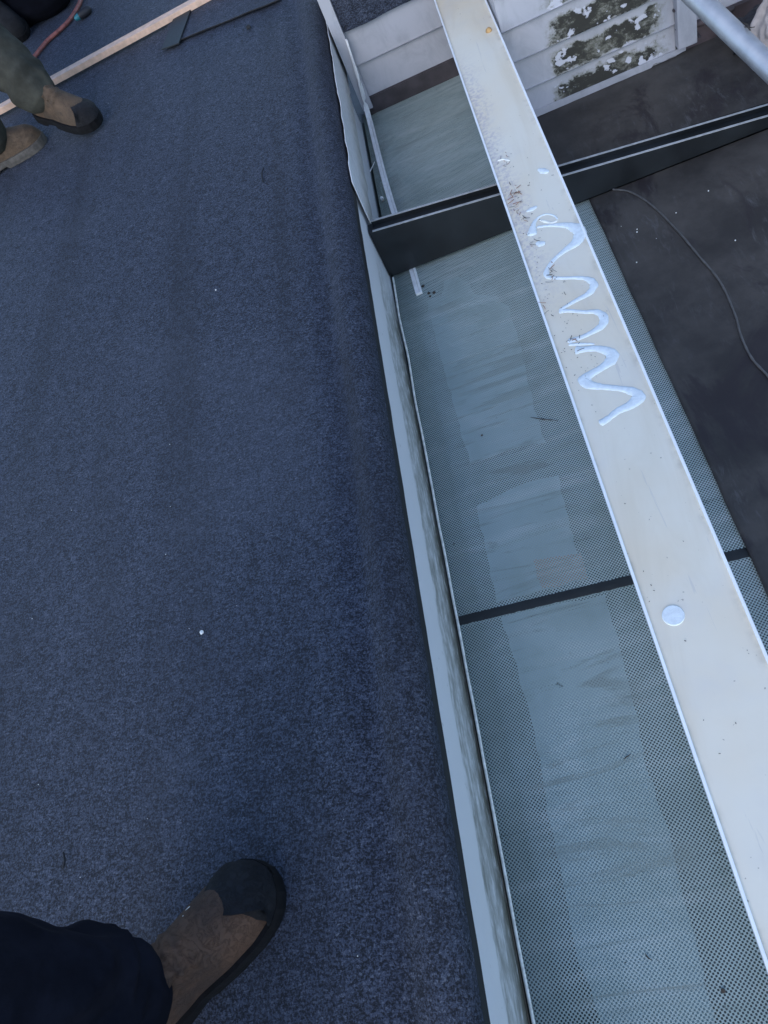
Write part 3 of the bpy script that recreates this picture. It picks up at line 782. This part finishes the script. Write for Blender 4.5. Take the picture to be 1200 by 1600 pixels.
for (a, b, r) in ((670, 458, .0045), (678, 457, .005), (672, 463, .0035), (661, 447, .005), (753, 680, .003), (1130, 1548, .0035)):
    p = pix(a, b, z=G + .002); res = bmesh.ops.create_icosphere(bm, subdivisions=2, radius=r); bmesh.ops.scale(bm, vec=(1, 1, .5), verts=res['verts']); bmesh.ops.translate(bm, vec=p, verts=res['verts'])
o = from_bm('moss_clump', bm, M['twig']); tag(o, 'small dark moss clumps on the glass by the loose bead', 'moss'); o['kind'] = 'stuff'
for k, (a, b, c_, lb) in enumerate((((829, 652), (850, 655), (872, 657), 'thin dark twig lying on the middle glass pane'), ((1008, 1490), (1012, 1496), (1018, 1500), 'tiny dark leaf scrap on the nearest glass pane'), ((975, 1186), (980, 1182), (986, 1178), 'small dark wisp on the nearest glass pane beyond the screw cap'))):
    tag(tube('twig', catmull([pix(*q_, z=G + .003) for q_ in (a, b, c_)], 4), [.0004, .0008, .0012, .001, .0012, .001, .0008, .0006, .0004], M['twig'], None, 6), lb, 'twig')

# ------------------------------------------------------------------ people
def boot(parent, toe, heading, mats, L=.305, pitch=0.0, spots=False, sole='sole'):
    """heading = unit XY vector heel->toe; toe = tip of the sole on the ground"""
    hx, hy = heading; left = Vector((-hy, hx, 0)); fw = Vector((hx, hy, 0)); toe = Vector(toe)
    cp_, sp_ = math.cos(pitch), math.sin(pitch)
    def T(s, y, z):
        a = (s - 1) * L
        return toe + fw * (a * cp_ + z * sp_) + left * y + Vector((0, 0, -a * sp_ + z * cp_))
    def wid(s, d=0):
        k = [(0, .012), (.02, .024), (.08, .036), (.2, .041), (.42, .043), (.6, .054), (.75, .058), (.86, .054), (.93, .043), (.975, .027), (1, .006)]
        for (a, b), (c_, e) in zip(k, k[1:]):
            if s <= c_: return b + (e - b) * (s - a) / (c_ - a) + d
        return k[-1][1] + d
    def bend(s): return .008 * math.sin(max(0, s - .35) / .65 * math.pi * .5)
    def sections(S, d, z0, top):
        bm = bmesh.new(); rings = []
        for s in S:
            w_ = max(.002, wid(s) + d); h_ = top(s) + d; n_ = 22
            r = []
            for k in range(n_):
                a = math.pi * k / (n_ - 1); c_, si = math.cos(a), math.sin(a)
                r.append(bm.verts.new(T(s, bend(s) + w_ * math.copysign(abs(c_) ** .8, c_), z0 + (h_ - z0) * si ** .85)))
            rings.append(r)
        for a, b in zip(rings, rings[1:]):
            for k in range(21): bm.faces.new((a[k], a[k + 1], b[k + 1], b[k]))
            bm.faces.new((a[21], a[0], b[0], b[21]))
        bm.faces.new(rings[0]); bm.faces.new(rings[-1]); bmesh.ops.recalc_face_normals(bm, faces=bm.faces)
        return bm
    def top(s):
        k = [(0, .07), (.1, .11), (.3, .150), (.45, .135), (.6, .112), (.75, .094), (.88, .082), (.95, .064), (1, .036)]
        for (a, b), (c_, e) in zip(k, k[1:]):
            if s <= c_: return b + (e - b) * (s - a) / (c_ - a)
        return k[-1][1]
    S = [i / 40 for i in range(41)]
    bm = sections(S, -.004, .02, top)
    tube_bm(bm, [T(.17, 0, .06), T(.18, 0, .10), T(.175, 0, .14), T(.17, 0, .175)], [.040, .046, .050, .052], 20)
    for k, (sv, hv) in enumerate(((.46, .134), (.52, .126), (.58, .116))):       # creases across the instep
        tube_bm(bm, [T(sv, -.03, hv - .018), T(sv + .012, 0, hv - .002), T(sv, .03, hv - .018)], .006, 8)
    b = fuse(from_bm('boot', bm, mats[0], parent, True), .0045, 3)
    sb = bmesh.new(); lo = []; hi = []; mid = []
    O = [(s, wid(s, .004)) for s in S] + [(s, -wid(s, .004)) for s in reversed(S)]
    for (s, y) in O:
        arch = .010 if .28 < s < .45 else 0
        lo.append(sb.verts.new(T(s, bend(s) + y * .97, arch))); mid.append(sb.verts.new(T(s, bend(s) + y, .014))); hi.append(sb.verts.new(T(s, bend(s) + y * .985, .030)))
    n_ = len(O)
    for a, c_ in ((lo, mid), (mid, hi)):
        for i in range(n_): sb.faces.new((a[i], a[(i + 1) % n_], c_[(i + 1) % n_], c_[i]))
    sb.faces.new(hi); sb.faces.new(list(reversed(lo))); bmesh.ops.recalc_face_normals(sb, faces=sb.faces)
    from_bm('sole', sb, M[sole], b)
    if mats[1] is not None:
        S2 = [.835 + .165 * i / 18 for i in range(19)]
        cb_ = sections(S2, .0012, .022, top)
        # scalloped back edge: pull the crown of the cap towards the heel, drop the sides back
        o_ = from_bm('toe_cap', cb_, mats[1], b, True)
        rings_n = 22
        for vtx in o_.data.vertices:
            i, k = divmod(vtx.index, rings_n); t = k / (rings_n - 1)
            if i < 8:
                sh = (.060 * math.exp(-((t - .42) / .20) ** 2) - .045 * math.exp(-((t - .80) / .12) ** 2) - .02 * math.exp(-((t - .12) / .12) ** 2)) * (1 - i / 8)
                vtx.co += fw * sh * -.55 + Vector((0, 0, .0))
        if spots:
            for (a_, c_, l_) in ((.62, .030, .010), (.66, .036, .006), (.60, .012, .004)):
                zt_ = top(a_) - .001 - .45 * abs(c_)
                tube('paint_spot', [T(a_ - l_ / .3 / 2, c_, zt_), T(a_ + l_ / .3 / 2, c_, zt_ - .001)], .0026, M['crumb'], b, 8)
    return b
def trousers(parent, legs, pelvis, mat, voxel=.009, seed=0, amp=.10):
    bm = bmesh.new()
    for li, (pts, rr) in enumerate(legs):
        P_ = catmull(pts, 14); K = len(rr) - 1
        R_ = []
        for i in range(len(P_)):
            t = i / (len(P_) - 1) * K; k = min(int(t), K - 1); R_.append(rr[k] + (rr[k + 1] - rr[k]) * (t - k))
        def fold(t, a, li=li):
            q = Vector((math.cos(a) * 1.2, math.sin(a) * 1.2, t * 9 + math.sin(a + li) * .9 + seed))
            am = amp * (1.6 - 1.1 * min(1, t * 2))
            return 1 + am * (noise.noise(q) * 1.4 + .55 * (1 - 2 * abs(noise.noise(q * 1.7 + Vector((3, 1, 0))))) + .5 * math.sin(t * 40 + 2.2 * math.sin(a * 1.0 + seed) + 3 * noise.noise(q * .6)) * (1 - min(1, t * 1.6)))
        tube_bm(bm, P_, R_, 40, True, fold)
    for c_, r_, sc in pelvis: ball_bm(bm, c_, r_, sc)
    return fuse(from_bm('trousers', bm, mat, parent, True), voxel, 1)
def hand(bm, wrist, palm, d, side, curl=.5):
    d = Vector(d).normalized(); up = Vector(side).normalized(); up = (up - d * up.dot(d)).normalized(); n_ = d.cross(up)
    wrist, palm = Vector(wrist), Vector(wrist) + d * .09
    tube_bm(bm, [wrist, wrist + d * .04, palm], [.026, .036, .036], 12)
    for k, ln in ((-1.5, .075), (-.5, .085), (.5, .08), (1.5, .062)):
        b0 = palm + up * .019 * k
        tube_bm(bm, [b0 - d * .01, b0 + d * ln * .45, b0 + d * ln * (.8 - curl * .15) + n_ * ln * curl * .35, b0 + d * ln * (.95 - curl * .35) + n_ * ln * curl * .75], [.0098, .0094, .0088, .0078], 8)
    tb_ = wrist + d * .03 - up * .028
    tube_bm(bm, [tb_, tb_ - up * .03 + d * .028, tb_ - up * .034 + d * .06 + n_ * .015], [.013, .0115, .009], 8)
def head(bm, c, look):
    look = Vector(look).normalized(); c = Vector(c); up = Vector((0, 0, 1)); up = (up - look * up.dot(look)).normalized(); sd_ = look.cross(up)
    rot = Matrix((sd_, look, up)).transposed()
    ball_bm(bm, c, .1, (.76, .95, 1.12), rot); ball_bm(bm, c - up * .055 + look * .03, .062, (.9, 1, 1), rot)
    tube_bm(bm, [c + look * .088 + up * .02, c + look * .112 - up * .018], [.009, .015], 10)
    for s_ in (-1, 1):
        ball_bm(bm, c + sd_ * .077 * s_ - look * .005, .026, (.35, .8, 1.25), rot); ball_bm(bm, c + look * .083 + sd_ * .031 * s_ + up * .012, .012, (1, .6, .7), rot)
    tube_bm(bm, [c + look * .09 - up * .048 - sd_ * .022, c + look * .097 - up * .05, c + look * .09 - up * .048 + sd_ * .022], .0075, 8)
    return rot
def person(label, loc, feet, hips, chest, hd, look, arms, cloth, jacket, seed, foldamp=.1, cuff=(.075, .078, .080, .09, .095), knee_fix=None):
    """feet: list of (ankle, knee) ; arms: (shoulder, elbow, wrist)"""
    r = bmesh.new(); hips, chest, hd = Vector(hips), Vector(chest), Vector(hd)
    side = Vector(look).cross(Vector((0, 0, 1))); side.z = 0; side.normalize()
    hj = [hips - side * .09, hips + side * .09]
    for (an, kn), h_ in zip(feet, hj): tube_bm(r, [Vector(an), (Vector(an) + Vector(kn)) / 2, Vector(kn), (Vector(kn) + h_) / 2, h_], [.036, .048, .052, .066, .078], 14)
    tube_bm(r, [hips, (hips + chest) / 2, chest], [.115, .11, .13], 16)
    tube_bm(r, [chest + (hd - chest) * .25, hd], [.058, .052], 12)
    rot = head(r, hd, look)
    for (sh, el, wr) in arms:
        sh, el, wr = Vector(sh), Vector(el), Vector(wr)
        tube_bm(r, [chest + (sh - chest) * .4, sh, (sh + el) / 2, el, (el + wr) / 2, wr], [.06, .055, .046, .04, .035, .027], 12)
        hand(r, wr, None, (wr - el), side, .6)
    b = fuse(from_bm('person', r, M['skin'], None, True), .007, 2)
    tag(b, label, 'person')
    ks = [([Vector(an) - Vector((0, 0, .0)), (Vector(an) * .7 + Vector(kn) * .3), Vector(kn), (Vector(kn) + h_) / 2, h_], cuff) for (an, kn), h_ in zip(feet, hj)]
    trousers(b, ks, [(hips, .15, (1.05, .9, .8))], cloth, .0065, seed, foldamp)
    j = bmesh.new(); tube_bm(j, [hips + (chest - hips) * .1, (hips + chest) / 2, chest, chest + (hd - chest) * .22], [.165, .16, .17, .085], 24, True, lambda t, a: 1 + .03 * math.sin(t * 25 + a * 2))
    for (sh, el, wr) in arms:
        sh, el, wr = Vector(sh), Vector(el), Vector(wr); tube_bm(j, [chest + (sh - chest) * .3, sh, (sh + el) / 2, el, (el * .4 + wr * .6), el * .08 + wr * .92], [.085, .08, .066, .058, .05, .043], 18)
    fuse(from_bm('jacket', j, jacket, b, True), .01, 4)
    hr = bmesh.new(); up = rot @ Vector((0, 0, 1)); lk = rot @ Vector((0, 1, 0))
    ball_bm(hr, hd + up * .028 - lk * .018, .1, (.80, .93, 1.0), rot)
    fuse(from_bm('hair', hr, M['hair'], b, True), .01, 2)
    return b
# the photographer, leaning over the roof edge behind the camera
hx, hy = .80, .60; tp = Vector((-.572, .168, 0)); ank = tp - Vector((hx, hy, 0)) * .215 + Vector((0, 0, .135))
ph = person('person in navy trousers and brown boot with black toe at bottom left', None,
            [(ank + Vector((0, -.42, 0)), (-.74, -.30, .50)), (ank, (-.785, .045, .52))], (-.88, -.14, .93), (-.46, -.22, 1.36), (-.24, -.24, 1.56), (.6, .25, -.75),
            [((-.46, -.42, 1.36), (-.28, -.44, 1.20), (-.14, -.28, 1.24)), ((-.50, -.02, 1.37), (-.38, -.06, 1.22), (-.22, -.14, 1.26))], M['navy'], M['navy'], 2, .15, (.064, .082, .096, .105, .11))
boot(ph, tp, (hx, hy), (M['leather'], M['toe_rubber']), .305, 0, True)
boot(ph, tp + Vector((0.02, -.42, 0)), (.9, .436), (M['leather'], M['toe_rubber']))
# worker walking along the far end
t2 = pix(74, 219, z=.0); t1_ = pix(152, 196, z=.02)
h1 = Vector((.80, -.60)); h1.normalize(); h2 = Vector((.985, .17)); h2.normalize()
an2 = Vector((t2.x, t2.y, 0)) - Vector((h2.x, h2.y, 0)) * .165 + Vector((0, 0, .12)); an1 = Vector((t1_.x, t1_.y, 0)) - Vector((h1.x, h1.y, 0)) * .21 + Vector((0, 0, .17))
wk = person('person in grey green trousers and tan boots stepping across the felt, top left', None,
            [(an2, (-1.66, 2.86, .53)), (an1, (-1.52, 2.98, .56))], (-1.78, 2.96, .95), (-1.76, 2.95, 1.42), (-1.72, 2.94, 1.68), (1, -.15, -.3),
            [((-1.75, 2.74, 1.44), (-1.84, 2.64, 1.14), (-1.94, 2.66, .90)), ((-1.77, 3.16, 1.44), (-1.86, 3.24, 1.14), (-1.96, 3.22, .90))], M['khaki'], M['khaki'], 6, .07, (.078, .082, .088, .10, .11))
boot(wk, (t2.x, t2.y, 0), (h2.x, h2.y), (M['tan_leather'], None), sole='tan_sole')
boot(wk, (t1_.x, t1_.y, .012), (h1.x, h1.y), (M['tan_leather'], M['dark_leather']), .305, .18)
# worker kneeling behind
kn = person('person in black clothing kneeling on the felt at the top left corner', None,
            [((-1.80, 4.02, .07), (-1.52, 4.02, .09)), ((-1.90, 4.34, .09), (-1.56, 4.36, .10))], (-1.86, 4.20, .33), (-1.62, 4.19, .72), (-1.45, 4.18, .93), (.8, 0, -.6),
            [((-1.58, 4.0, .74), (-1.40, 3.98, .45), (-1.30, 4.08, .20)), ((-1.58, 4.38, .74), (-1.42, 4.42, .45), (-1.34, 4.30, .20))], M['black_fabric'], M['black_fabric'], 9, .06, (.075, .08, .085, .10, .12))
boot(kn, (-1.73, 3.86, .0), (.55, -.83), (M['dark_leather'], None), .29, .5)
# hose and its fitting
hp = [pix(a, b, z=.012) for a, b in ((40, 108), (56, 86), (74, 64), (92, 48), (108, 32), (120, 14), (127, -4), (131, -40), (150, -80))]
tag(tube('hose', catmull(hp, 8), .009, M['hose'], None, 10), 'thin reddish hose curving in front of the kneeling person', 'hose')
fc = pix(127, 24, z=.016); fit = empty('hose_fitting', (fc.x, fc.y, 0)); tag(fit, 'small dark fitting with a teal end lying on the felt beside the hose', 'fitting')
tube('barrel', [fc + Vector((.0, .0, .002)), fc + Vector((.035, .012, .002))], [.017, .017], M['bag'], fit, 14)
tube('cap', [fc + Vector((-.022, -.008, .002)), fc + Vector((-.004, 0, .002))], [.011, .015], M['teal'], fit, 14)
